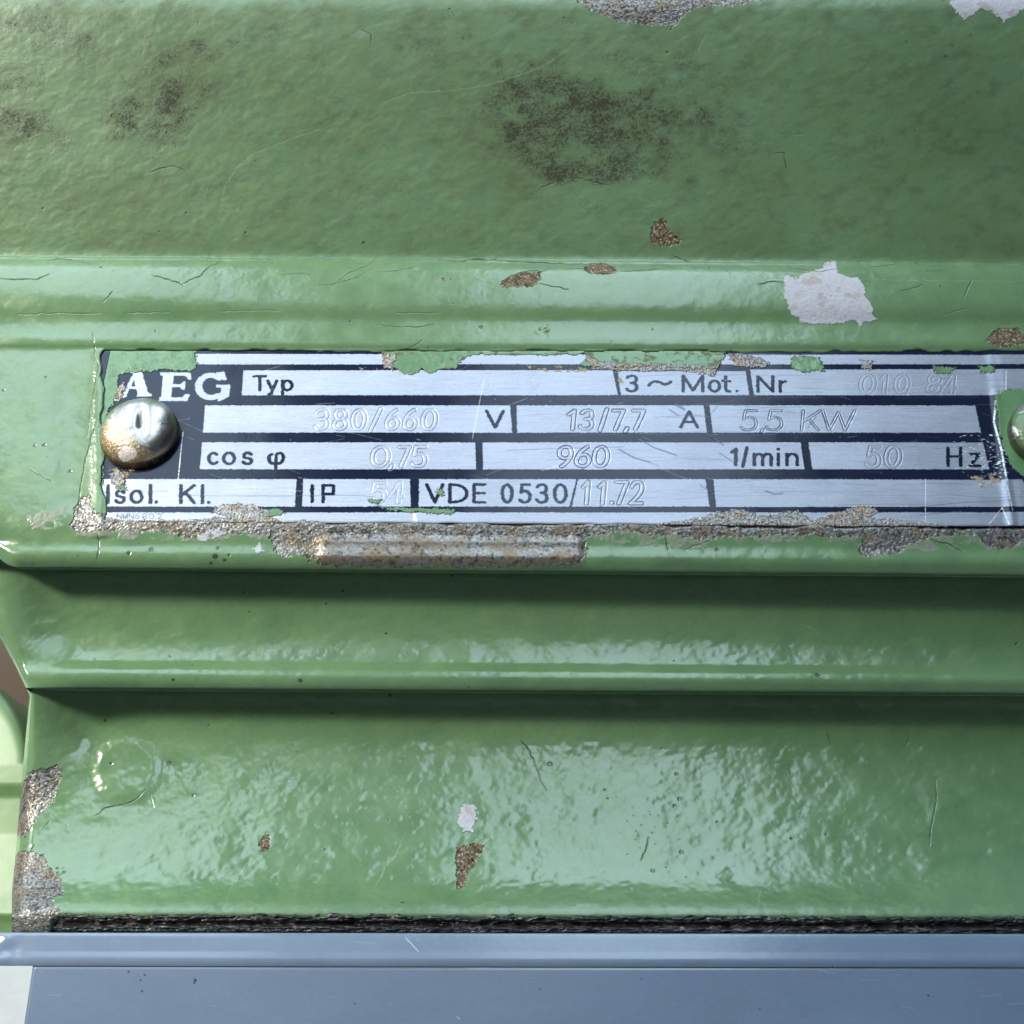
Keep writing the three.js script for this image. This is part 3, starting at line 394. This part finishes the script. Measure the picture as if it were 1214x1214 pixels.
// stamped figures: both sides of each punch stroke show as a fine ridge
const punch = (list, vTop, vBase, k = 1, w = 10.5) => { for (const [c, a, b] of list) { const t = canvas(PW, PH); t.globalCompositeOperation = 'source-over'; glyph(t, c, a, b, vTop, vBase, w, '#fff', 2); glyph(t, c, a, b, vTop, vBase, w - 4.4, '#000', 2); I2.globalAlpha = k; const q = toPlate(a - 8, vTop - 8), r = toPlate(b + 10, vBase + 8); I2.save(); I2.beginPath(); I2.rect(q[0], q[1], r[0] - q[0], r[1] - q[1]); I2.clip(); t.globalCompositeOperation = 'multiply'; t.fillStyle = R_; t.fillRect(0, 0, PW, PH); I2.drawImage(t.canvas, 0, 0); I2.restore(); I2.globalAlpha = 1; } };
punch([['3', 374, 388], ['8', 396, 410], ['0', 418, 432], ['/', 440, 450], ['6', 458, 472], ['6', 479, 493], ['0', 501, 516]], 486, 509, 0.75);
punch([['1', 672, 682], ['3', 688, 702], ['/', 712, 718], ['7', 726, 738], [',', 742, 747], ['7', 750, 762]], 487, 509, 0.9);
punch([['5', 879, 897], [',', 903, 908], ['5', 909, 927], ['K', 951, 971], ['W', 974, 1012]], 487, 510, 0.8, 7);
punch([['0', 441, 460], [',', 463, 467], ['7', 472, 484], ['5', 489, 504]], 530, 553, 0.75); punch([['9', 662, 677], ['6', 683, 699], ['0', 704, 720]], 530, 553, 1); punch([['5', 1028, 1042], ['0', 1050, 1066]], 530, 554, 0.5);
punch([['5', 440, 456], ['4', 462, 476]], 573, 596, 0.5); punch([['1', 690, 698], ['1', 709, 717], ['.', 726, 726], ['7', 730, 742], ['2', 748, 761]], 572, 597, 0.8); punch([['6', 570, 582], ['6', 600, 612], ['9', 625, 637]], 444, 464, 0.22); punch([['0', 1020, 1036], ['1', 1044, 1050], ['0', 1062, 1076], ['8', 1100, 1114], ['4', 1120, 1132]], 445, 466, 0.25);
// scratches, dark and bright
const ps = seed32(9);
for (let i = 0; i < 130; i++) { const u = 560 + ps() * 640, v = 440 + ps() * 160, l = 20 + 120 * ps() ** 2, d = (ps() - 0.5) * 0.1 * l; stroke(I2, `rgba(0,255,0,${0.3 + 0.5 * ps()})`, 0.4 + 0.5 * ps(), [u, v], [u + l * 0.5, v + d], [u + l, v + d * 0.7]); }
for (let i = 0; i < 60; i++) { const u = 120 + ps() * 500, v = 440 + ps() * 160, l = 10 + 80 * ps() ** 2, d = (ps() - 0.5) * 0.1 * l; stroke(I2, `rgba(0,255,0,${0.08 + 0.2 * ps()})`, 0.35 + 0.3 * ps(), [u, v], [u + l, v + d]); }
for (let i = 0; i < 90; i++) { const u = 120 + ps() * 1090, v = 440 + ps() * 160, l = 4 + 40 * ps() ** 2, d = (ps() - 0.5) * l; stroke(I3, `rgba(0,255,0,${0.15 + 0.35 * ps()})`, 0.3 + 0.4 * ps(), [u, v], [u + l, v + d]); }
for (const [w, ...p] of [[2.4, [734, 533], [752, 543], [770, 548]], [1, [770, 548], [782, 553]], [2.4, [758, 521], [776, 531], [802, 540]], [2, [788, 557], [804, 564], [816, 568]], [2, [794, 486], [805, 493]], [2.4, [800, 480], [812, 486]], [2, [801, 478.5], [812, 485]], [2, [845, 519], [858, 528]], [1.4, [830, 575], [846, 586]], [1.6, [853, 537], [870, 548]], [1, [842, 492], [851, 482]], [0.9, [210, 587], [250, 588], [330, 588], [420, 587], [445, 589]], [0.9, [600, 534], [660, 532], [740, 530]], [1.2, [1080, 602], [1130, 597], [1200, 593]], [0.9, [1090, 611], [1140, 606]], [0.8, [168, 583], [200, 582]], [2.2, [908, 582], [918, 586], [928, 585]], [1.5, [975, 490], [986, 512]], [1, [958, 508], [972, 488]]]) stroke(I2, 'rgba(0,255,0,0.85)', w, ...p);
for (const [w, ...p] of [[1.2, [217, 512], [214, 540], [211, 570]], [0.45, [574, 450], [568, 480], [560, 520]], [1.2, [491, 606], [490, 618]], [2.5, [492, 610], [493, 618]], [2.2, [1180, 476], [1178, 500], [1186, 530], [1193, 570]], [1, [1193, 576], [1200, 606]], [1, [1188, 602], [1172, 622]], [1, [1188, 602], [1196, 622]], [1, [115, 555], [118, 580]], [1.6, [116, 540], [114, 570]], [0.8, [1097, 568], [1097, 618]], [1, [1192, 440], [1192, 470]]]) stroke(I3, 'rgba(0,255,0,0.9)', w, ...p);
for (let i = 0; i < 130; i++) { const t = ps(), u = lerp(1120, 1192, ps() ** 0.6), v = lerp(515, 566, t); stroke(I3, 'rgba(0,255,0,0.8)', 0.4 + ps(), [u, v], [u + ps() * 4, v + ps() * 2 - 1]); }
for (let i = 0; i < 70; i++) { const u = 110 + ps() * 1100, v = 435 + ps() * 180; stroke(I3, 'rgba(0,255,0,0.6)', 0.4 + 0.5 * ps(), [u, v], [u + ps(), v + ps()]); }
// old green paint still sticking to the plate, crud along its edges
for (const p of [[[90, 405], [232, 412], [233, 436], [220, 441], [195, 438], [178, 441], [160, 441], [143, 444], [138, 466], [131, 484], [126, 500], [124, 520], [123, 545], [121, 575], [120, 592], [110, 604], [90, 604]], [[450, 412], [552, 412], [560, 420], [545, 428], [540, 438], [520, 437], [512, 443], [500, 437], [488, 446], [472, 438], [462, 432]], [[552, 410], [700, 410], [690, 420], [640, 421], [560, 420]], [[690, 412], [862, 412], [858, 424], [852, 436], [820, 438], [790, 434], [720, 436], [690, 434], [696, 424]], [[940, 421], [972, 424], [976, 440], [950, 441], [938, 436]], [[1104, 434], [1134, 436], [1126, 442], [1108, 442]], [[1160, 434], [1180, 434], [1176, 442], [1162, 442]],
  [[1180, 470], [1190, 463], [1260, 464], [1260, 568], [1212, 566], [1196, 548], [1186, 520], [1182, 490]], [[132, 568], [146, 566], [150, 582], [142, 582]], [[308, 606], [330, 602], [338, 608], [320, 614]], [[516, 584], [524, 580], [526, 588], [518, 588]], [[440, 600], [470, 602], [540, 604], [535, 610], [470, 606]], [[436, 592], [456, 592], [450, 597], [440, 596]]]) quad(I2, B_, p);
for (const p of [[[318, 632], [250, 606], [262, 598], [300, 598], [318, 606], [320, 614], [350, 620], [350, 632]], [[100, 622], [104, 612], [150, 616.5], [230, 617], [250, 614], [320, 616], [340, 622]], [[820, 630], [836, 610], [876, 604], [892, 606], [900, 612], [920, 610], [946, 604], [960, 618], [990, 608], [1010, 602], [1034, 600], [1040, 606], [1030, 614], [1060, 616], [1100, 621], [1130, 626], [1130, 632]], [[780, 622], [800, 618], [830, 615], [830, 630], [780, 630]], [[862, 420], [880, 420], [900, 424], [912, 430], [906, 436], [888, 434], [872, 434]], [[1020, 426], [1036, 428], [1032, 438], [1022, 436]], [[696, 424], [720, 430], [790, 432], [852, 434], [846, 446], [830, 442], [800, 440], [770, 440], [700, 438]], [[452, 420], [470, 420], [466, 438], [456, 436]]]) quad(I3, R_, p);
for (const p of [[[134, 474], [140, 460], [147, 452], [150, 458], [146, 466], [141, 475]], [[128, 562], [140, 556], [150, 562], [146, 574], [138, 580]]]) quad(I3, R_, p);
for (const p of [[[148, 436], [178, 434], [176, 441], [146, 442]], [[130, 555], [160, 552], [158, 566], [140, 572], [128, 562]], [[600, 432], [690, 436], [720, 442], [650, 440]], [[1150, 566], [1186, 562], [1188, 574], [1160, 576]], [[455, 424], [475, 430], [468, 440], [456, 434]], [[425, 437], [432, 434], [430, 441]], [[440, 437], [448, 434], [446, 441]], [[734, 445], [740, 455], [732, 452]]]) quad(I3, B_, p);
const pC = new Uint8Array(PW * PH * 4), pS = new Uint8Array(PW * PH * 4), pB = new Float32Array(PW * PH);
{
  const a = bytes(I1), b = bytes(I2), c = bytes(I3), sx = (pxR - pX0) / PW, sy = (pTop - pBot) / PH;
  const u560 = (x) => 0.5 * (1 - smoothstep(x, 44, 58));
  for (let j = 0; j < PH; j++) for (let i = 0; i < PW; i++) {
    const x = i * sx, y = j * sy, k = (PH - 1 - j) * PW + i, q4 = k * 4;           // row 0 of the texture is the plate's lower edge
    const n1 = noise(x * 6, y * 6, 201), n2 = noise(x * 6, y * 6, 202), n3 = noise(x * 1.6, y * 1.6, 203), n4 = noise(x * 1.6, y * 1.6, 204);
    const near = (d, e) => (clamp(Math.round(j + e), 0, PH - 1) * PW + clamp(Math.round(i + d), 0, PW - 1)) * 4;
    const m = near(n1 * 0.9, n2 * 0.9), w = near(n3 * 3 + n1 * 3.4, n4 * 3 + n2 * 3.4), o = (j * PW + i) * 4;
    const silver = a[m] / 255, stamp = b[o] / 255, dk = b[o + 1] / 255, paint = b[w + 2] / 255, crud = c[w] / 255, lt = c[o + 1] / 255, tan = c[w + 2] / 255;
    const brush = 0.5 * noise(x * 0.5, y * 16, 210) + 0.5 * noise(x * 2.2, y * 22, 211), cloud = fbm(x * 0.12, y * 0.3, 3, 220), fine = noise(x * 9, y * 9, 225);
    let t = 0.32 * (1 + 0.18 * brush + 0.09 * cloud + 0.06 * fine), r = lerp(0.008, t * 0.95, silver), g = lerp(0.012, t * 0.985, silver), bl = lerp(0.032, t * 1.14, silver);
    let rough = lerp(0.14 + 0.04 * cloud, 0.46 + 0.05 * brush, silver), met = silver * 0.9, h = 0.004 * (1 - silver) + silver * 0.0035 * brush + 0.002 * fine + 0.012 * fbm(x * 0.3, y * 0.3, 2, 228);
    if (stamp > 0.03) { const d = stamp * clamp(0.85 + 0.9 * fine, 0, 1) * smoothstep(noise(x * 1.1, y * 1.5, 260), -0.6, 0.35); const pale = u560(x) * stamp * clamp(0.5 + n1, 0, 1) * 1.3; r = lerp(r, 0.42, pale); g = lerp(g, 0.44, pale); bl = lerp(bl, 0.5, pale); r *= 1 - 0.72 * d; g *= 1 - 0.70 * d; bl *= 1 - 0.58 * d; h -= 0.05 * stamp; }
    if (dk > 0.03) { const d = dk * 0.75; r = lerp(r, 0.075, d); g = lerp(g, 0.085, d); bl = lerp(bl, 0.15, d); h -= 0.012 * dk; }
    if (lt > 0.03) { const d = lt * clamp(0.75 + 0.6 * n1, 0, 1); r = lerp(r, 0.78, d); g = lerp(g, 0.8, d); bl = lerp(bl, 0.83, d); met = lerp(met, 0.7, d); rough = lerp(rough, 0.5, d); h -= 0.008 * lt; }
    if (tan > 0.4) { const d = smoothstep(fbm(x * 2, y * 2, 3, 230), -0.1, 0.3); r = lerp(r, 0.30, d); g = lerp(g, 0.23, d); bl = lerp(bl, 0.14, d); met *= 1 - d; rough = lerp(rough, 0.8, d); h += 0.03 * d * (1 + fine); }
    if (paint > 0.5) { const n = fbm(x * 0.7, y * 0.7, 3, 240), dd = smoothstep(fbm(x * 1.4, y * 1.8, 3, 245), 0.12, 0.5) * (y < 4 && x > 30 ? 0.9 : 0.25); r = lerp(0.098 * (1 + 0.2 * n), 0.10, dd); g = lerp(0.205 * (1 + 0.15 * n), 0.09, dd); bl = lerp(0.092 * (1 + 0.2 * n), 0.055, dd); met = 0; rough = lerp(0.24, 0.7, dd); h += 0.13 + 0.05 * n + 0.02 * fine * dd; }
    if (crud > 0.5) { const p = fbm(x * 5, y * 5, 3, 250), tone = 0.25 + 0.20 * p + 0.12 * fine, br = smoothstep(fbm(x * 0.6, y, 3, 255), 0, 0.5); r = tone; g = tone * lerp(0.97, 0.78, br); bl = tone * lerp(0.95, 0.6, br); met = 0.35; rough = 0.55; h += 0.09 + 0.08 * p + 0.03 * fine; }
    const edge = paint > 0.15 && paint < 0.85 || crud > 0.15 && crud < 0.85; if (edge) { r *= 0.6; g *= 0.6; bl *= 0.55; }
    pC[q4] = srgb8(r); pC[q4 + 1] = srgb8(g); pC[q4 + 2] = srgb8(bl); pC[q4 + 3] = 255; pS[q4 + 1] = 255 * clamp(rough, 0.08, 1); pS[q4 + 2] = 255 * clamp(met, 0, 1); pS[q4 + 3] = lerp(120, 255, Math.max(silver, paint)); pB[k] = 0.5 + h;
  }
}
const plateSurf = tex(pS, PW, PH), plateMat = new THREE.MeshPhysicalMaterial({ map: tex(pC, PW, PH, true), roughness: 1, metalness: 1, roughnessMap: plateSurf, metalnessMap: plateSurf, specularIntensityMap: plateSurf, bumpMap: tex(pB, PW, PH, false, true), bumpScale: 0.001, side: THREE.DoubleSide });
const base0 = [(pX0 + pxR) / 2, (pTop + pBot) / 2, 0];
const plate = new THREE.Group(); plate.name = 'nameplate'; motor.add(plate);
{
  const left = table([[411, 118.5], [560, 117.5], [605, 112], [628, 106]]), NX = 420, NY = 76, EDGE = 2;
  const g = sheet(NY, NX, (i, j) => {
    const f = clamp((i - EDGE) / (NY - 2 * EDGE), 0, 1), u0 = lerp(118, 1272, clamp((j - EDGE) / (NX - 2 * EDGE), 0, 1)), v = lerp(416, 618.2 + 0.006 * (u0 - 200) + 0.5 * noise(u0 * 0.05, 1, 310), f), u = lerp(left(v), 1272, clamp((j - EDGE) / (NX - 2 * EDGE), 0, 1)), q = at(u, v, zPl), x = q[0], y = q[1];
    let z = zPl + 0.035 * noise(x * 0.09, y * 0.14, 300) + 0.012 * noise(x * 0.3, y * 0.4, 301);
    const cr = x - (at(lerp(1180, 1194, (v - 470) / 110), v, zPl)[0]); z += (v > 465 ? 0.14 : 0.05) * Math.exp(-((cr / 0.5) ** 2)) + 0.12 * smoothstep(cr, -0.4, 1.4);
    const o = Math.max(EDGE - i, i - NY + EDGE, EDGE - j, j - NX + EDGE, 0); if (o) z -= o === 1 ? 0.12 : 0.9;
    return [x, y + (o ? 0 : 0), z, (x - pX0) / (pxR - pX0), 1 - (pTop - y) / (pTop - pBot)];
  });
  part('printed_plate', g, plateMat, plate, 'black and silver printed metal plate with stamped figures');
}
// domed drive screws that hold the plate
function screwMaterial(painted) {
  const N = 320, c = new Uint8Array(N * N * 4), s = new Uint8Array(N * N * 4), b = new Float32Array(N * N);
  for (let j = 0; j < N; j++) for (let i = 0; i < N; i++) {
    const x = (i / N - 0.5) * 2.2, y = (j / N - 0.5) * 2.2, k = j * N + i, n = fbm(x * 3, y * 3, 4, 400), f = noise(x * 22, y * 22, 405), f2 = noise(x * 45, y * 45, 406), rr = Math.hypot(x, y);
    let r = 0.40, g = 0.385, bl = 0.37, rough = 0.32 + 0.05 * n + 0.03 * f, met = 1, h = 0.004 * f + 0.006 * n;
    const brown = smoothstep(-y * 0.75 - x * 0.45 + 0.45 * n + 0.28 * f, 0.30, 0.66), gl = smoothstep(f2 + f, 0.5, 0.9) * 0.2;
    r = lerp(r, 0.30 + gl, brown); g = lerp(g, 0.21 + gl, brown); bl = lerp(bl, 0.11 + gl, brown); rough = lerp(rough, 0.5, brown); met = lerp(met, 0.7, brown); h += brown * (0.012 * f + 0.012 * f2);
    const peel = smoothstep(0.26 - Math.hypot((x + 0.12) * 1.0, (y + 0.78) * 1.7) + 0.08 * n, 0, 0.05); r = lerp(r, 0.66, peel); g = lerp(g, 0.56, peel); bl = lerp(bl, 0.54, peel); met = lerp(met, 0.3, peel);
    const green = painted ? smoothstep(0.55 + x * 0.5 + n * 1.6, 0.1, 0.3) : Math.max(smoothstep(-x * 0.72 + y * 0.62 + 0.25 * n, 0.68, 0.80), 0.55 * smoothstep(y + 0.3 * n + 0.12 * f, 0.62, 0.95));
    r = lerp(r, 0.10, green); g = lerp(g, 0.15, green); bl = lerp(bl, 0.065, green); met = lerp(met, 0.15, green); rough = lerp(rough, 0.3, green); h += 0.02 * green;
    const slot = smoothstep(0.13 - Math.abs(x - 0.17 + 0.12 * (y - 0.3)), 0, 0.1) * smoothstep(0.34 - Math.abs(y - 0.24), 0, 0.2) * (painted ? 0 : 1); r *= 1 - 0.4 * slot; g *= 1 - 0.43 * slot; bl *= 1 - 0.45 * slot; rough += 0.2 * slot;
    if (rr > 0.97) { r *= 0.5; g *= 0.45; bl *= 0.4; }
    c.set([srgb8(r), srgb8(g), srgb8(bl), 255], k * 4); s.set([0, 255 * clamp(rough, 0.1, 1), 255 * clamp(met, 0, 1), 255], k * 4); b[k] = 0.5 + h;
  }
  const st = tex(s, N, N); return new THREE.MeshPhysicalMaterial({ map: tex(c, N, N, true), roughness: 1, metalness: 1, roughnessMap: st, metalnessMap: st, bumpMap: tex(b, N, N, false, true), bumpScale: 0.001, side: THREE.DoubleSide });
}
function screw(u, v, painted, label) {
  const [cx, cy] = at(u, v, zPl), RR = 4.75, N = 60, M = 96;
  const g = sheet(N, M, (i, j) => {
    const t = i / N, a = j / M * Math.PI * 2, r = RR * Math.min(1, t / 0.86) * (1 + 0.012 * Math.sin(a * 3 + 1)), x = r * Math.cos(a), y = -r * Math.sin(a), q = r / RR;
    let z = t < 0.86 ? 0.45 + 2.35 * Math.sqrt(Math.max(0, 1 - (q * 0.985) ** 2.3)) : lerp(0.85, -0.3, (t - 0.86) / 0.14);
    if (t < 0.86 && !painted) {
      const X = x / RR, Y = y / RR; z -= 0.46 * Math.exp(-(((X - 0.13 + 0.18 * (Y - 0.3)) / 0.12) ** 2) - ((Y - 0.1) / 0.36) ** 2) + 0.06 * Math.exp(-(((Y + 0.16 - X * 0.35) / 0.09) ** 2) - ((X - 0.05) / 0.5) ** 2) + 0.05 * noise(X * 3, Y * 3, 420) + 0.12 * smoothstep(X, 0.1, 0.9) * (1 - Math.abs(Y));
    } else if (t < 0.86) z += 0.06 * noise(x * 0.8, y * 0.8, 421);
    return [cx + x, cy + y, zPl + z, 0.5 + x / RR / 2.2, 0.5 + y / RR / 2.2];
  });
  return part('drive_screw', g, screwMaterial(painted), plate, label);
}
screw(167, 516, false, 'worn silver dome head with rust and a filled slot');
screw(1240, 518, true, 'dome head still covered in green paint');

// ---------------------------------------------------------------- grey-blue machine base under the motor
const baseThing = thing('machine_base', 'grey blue painted steel base with a rounded lip under the green motor', 'machine base');
{
  const N = 2048, M = 512;
  const zB = rowAtV(1086)[0] + 1.4;
  const lip = run(1106.5, zB, 1146, table([[1106, 70], [1107.5, 35], [1110, 8], [1114, 4], [1127, 4], [1130, 11], [1135, 9], [1138, -4], [1141, -16], [1144, -28], [1146, -34]]));
  const web = run(1145, lip[lip.length - 1][2] - 0.25, 1300, table([[1145, 32], [1148, 12], [1151, -4], [1156, -7], [1300, -7]]));
  const all = [...lip, ...web], D = canvas(N, M), rs = seed32(31);
  const toBase = (u, v) => { const q = all.reduce((a, b) => (Math.abs(b[0] - v) < Math.abs(a[0] - v) ? b : a)), p = at(u, v, q[2]), w = (p[1] + p[2] * 0.5) / 32; return [(p[0] / 128 + 0.5) * N, (w - Math.floor(w)) * M]; };
  const mark = (c, w, ...p) => { D.strokeStyle = c; D.lineWidth = w * 1.6; D.beginPath(); p.forEach((q, i) => D[i ? 'lineTo' : 'moveTo'](...toBase(...q))); D.stroke(); };
  for (const [u, v, q] of [[231, 1162, 2.4], [152, 1152, 1.6], [171, 1156, 1.4], [166, 1162, 1.2], [168, 1175, 1.4], [230, 1165, 1.6], [987, 1146, 1.6], [640, 1172, 1], [420, 1190, 1.2], [760, 1160, 1], [1100, 1180, 1.4], [900, 1196, 1]]) mark(R_, q, [u, v], [u + 1, v + 0.6]);
  mark(G_, 1, [481, 1112], [488, 1119], [496, 1128]); mark(G_, 0.8, [542, 1205], [545, 1208]); mark(G_, 1.2, [986, 1148], [990, 1146]);
  for (let i = 0; i < 26; i++) { const u = rs() * 1214, v = 1109 + rs() * 100, l = 3 + 26 * rs() ** 3; mark(`rgba(0,255,0,${0.15 + 0.3 * rs()})`, 0.5, [u, v], [u + l, v + (rs() - 0.5) * l * 0.5]); }
  const dd = bytes(D), c = new Uint8Array(N * M * 4), s = new Uint8Array(N * M * 4), b = new Float32Array(N * M);
  for (let j = 0; j < M; j++) for (let i = 0; i < N; i++) {
    const x = i / 16, y = j / 16, k = j * N + i, n = fbm(x * 0.12, y * 0.25, 4, 500), f = fbm(x * 2.2, y * 3, 3, 505), sp = dd[k * 4] / 255, sc = dd[k * 4 + 1] / 255, dust = smoothstep(fbm(x * 0.4, y * 0.8, 5, 520), 0.1, 0.7) * 0.08;
    let r = 0.156 * (1 + 0.10 * n + 0.05 * f), g = 0.202 * (1 + 0.09 * n + 0.05 * f), bl = 0.280 * (1 + 0.07 * n + 0.05 * f);
    r = lerp(lerp(r, 0.12, dust), 0.02, sp); g = lerp(lerp(g, 0.13, dust), 0.025, sp); bl = lerp(lerp(bl, 0.15, dust), 0.03, sp); r = lerp(r, 0.45, sc); g = lerp(g, 0.46, sc); bl = lerp(bl, 0.48, sc);
    c.set([srgb8(r), srgb8(g), srgb8(bl), 255], k * 4); s.set([0, 255 * clamp(0.2 + 0.06 * n + 0.5 * dust, 0, 1), 0, 255], k * 4); b[k] = 0.5 + 0.004 * f + 0.014 * n - 0.03 * sp - 0.01 * sc;
  }
  const st = tex(s, N, M), blue = new THREE.MeshPhysicalMaterial({ map: tex(c, N, M, true), roughness: 1, metalness: 0, roughnessMap: st, ior: 1.55, bumpMap: tex(b, N, M, false, true), bumpScale: 0.001, side: THREE.DoubleSide });
  const build = (rows, u0, name, back) => {
    const K = 16;
    part(name, sheet(rows.length - 1 + K, 360, (i, j) => {
      const top = Math.max(0, K - i), r = rows[Math.max(0, i - K)];
      const side = j < 5 ? (5 - j) : 0, u = lerp(name === 'base_web' ? u0 - 0.15 * (r[0] - 1146) : u0, 1290, Math.max(0, j - 5) / 355), p = at(u, r[0] + 0.0015 * (u - MID), r[2]);
      p[2] += 0.02 * noise(p[0] * 0.12, p[1] * 0.3, 510) + (name === 'base_lip' ? 0.05 * noise(p[0] * 0.9, p[1] * 0.9, 512) * (1 - smoothstep(u, 5, 45)) * 3 : 0);
      if (top) { p[2] -= back * top / K; p[1] += 0.06 * Math.min(top, 3); }
      if (side) { p[2] -= back * (side / 5) ** 2; p[0] -= 0.05 * side; }
      return [...p, p[0] / 128 + 0.5, (p[1] + p[2] * 0.5) / 32];
    }), blue, baseThing);
  };
  build(lip, -110, 'base_lip', 8); build(web, 39, 'base_web', 60);
}

// ---------------------------------------------------------------- the shed around it: pale floor, and the roof and walls that the gloss paint mirrors
{
  const N = 256, c = new Uint8Array(N * N * 4); for (let j = 0; j < N; j++) for (let i = 0; i < N; i++) { const n = fbm(i * 0.06, j * 0.06, 4, 600), f = noise(i * 0.9, j * 0.9, 604), v = 0.33 * (1 + 0.12 * n + 0.05 * f); c.set([srgb8(v), srgb8(v * 0.985), srgb8(v * 0.96), 255], (j * N + i) * 4); }
  const ct = tex(c, N, N, true); ct.repeat.set(12, 12);
  struct('floor', new THREE.BoxGeometry(12, 0.1, 12), new THREE.MeshStandardMaterial({ map: ct, roughness: 0.85 }), 0, -0.45, 0);
  const boards = new THREE.MeshStandardMaterial({ color: new THREE.Color(0.15, 0.14, 0.125), roughness: 0.9 });
  struct('roof', new THREE.BoxGeometry(3.4, 0.08, 5.1), boards, 0.57 + 1.7, 2.1, -0.15);
  struct('roof', new THREE.BoxGeometry(0.46, 0.08, 5.1), boards, -0.31, 2.1, -0.15);
  struct('roof', new THREE.BoxGeometry(0.75, 0.08, 5.1), boards, -1.7, 2.1, -0.15);
  struct('wall', new THREE.BoxGeometry(0.1, 2.54, 5.1), boards, 3.92, 0.87, -0.15);
  struct('wall', new THREE.BoxGeometry(7.0, 2.54, 0.1), boards, 0.48, 0.87, 2.36);
  struct('wall', new THREE.BoxGeometry(7.0, 2.54, 0.1), boards, 0.48, 0.87, -2.66);
  struct('wall', new THREE.BoxGeometry(0.1, 2.1, 5.1), boards, -2.6, 0.65, -0.15);
  struct('post', new THREE.BoxGeometry(0.4, 1.1, 0.12), boards, -0.389, 0.15, 0.492).rotation.y = -0.968;
}

renderer.render(scene, camera);
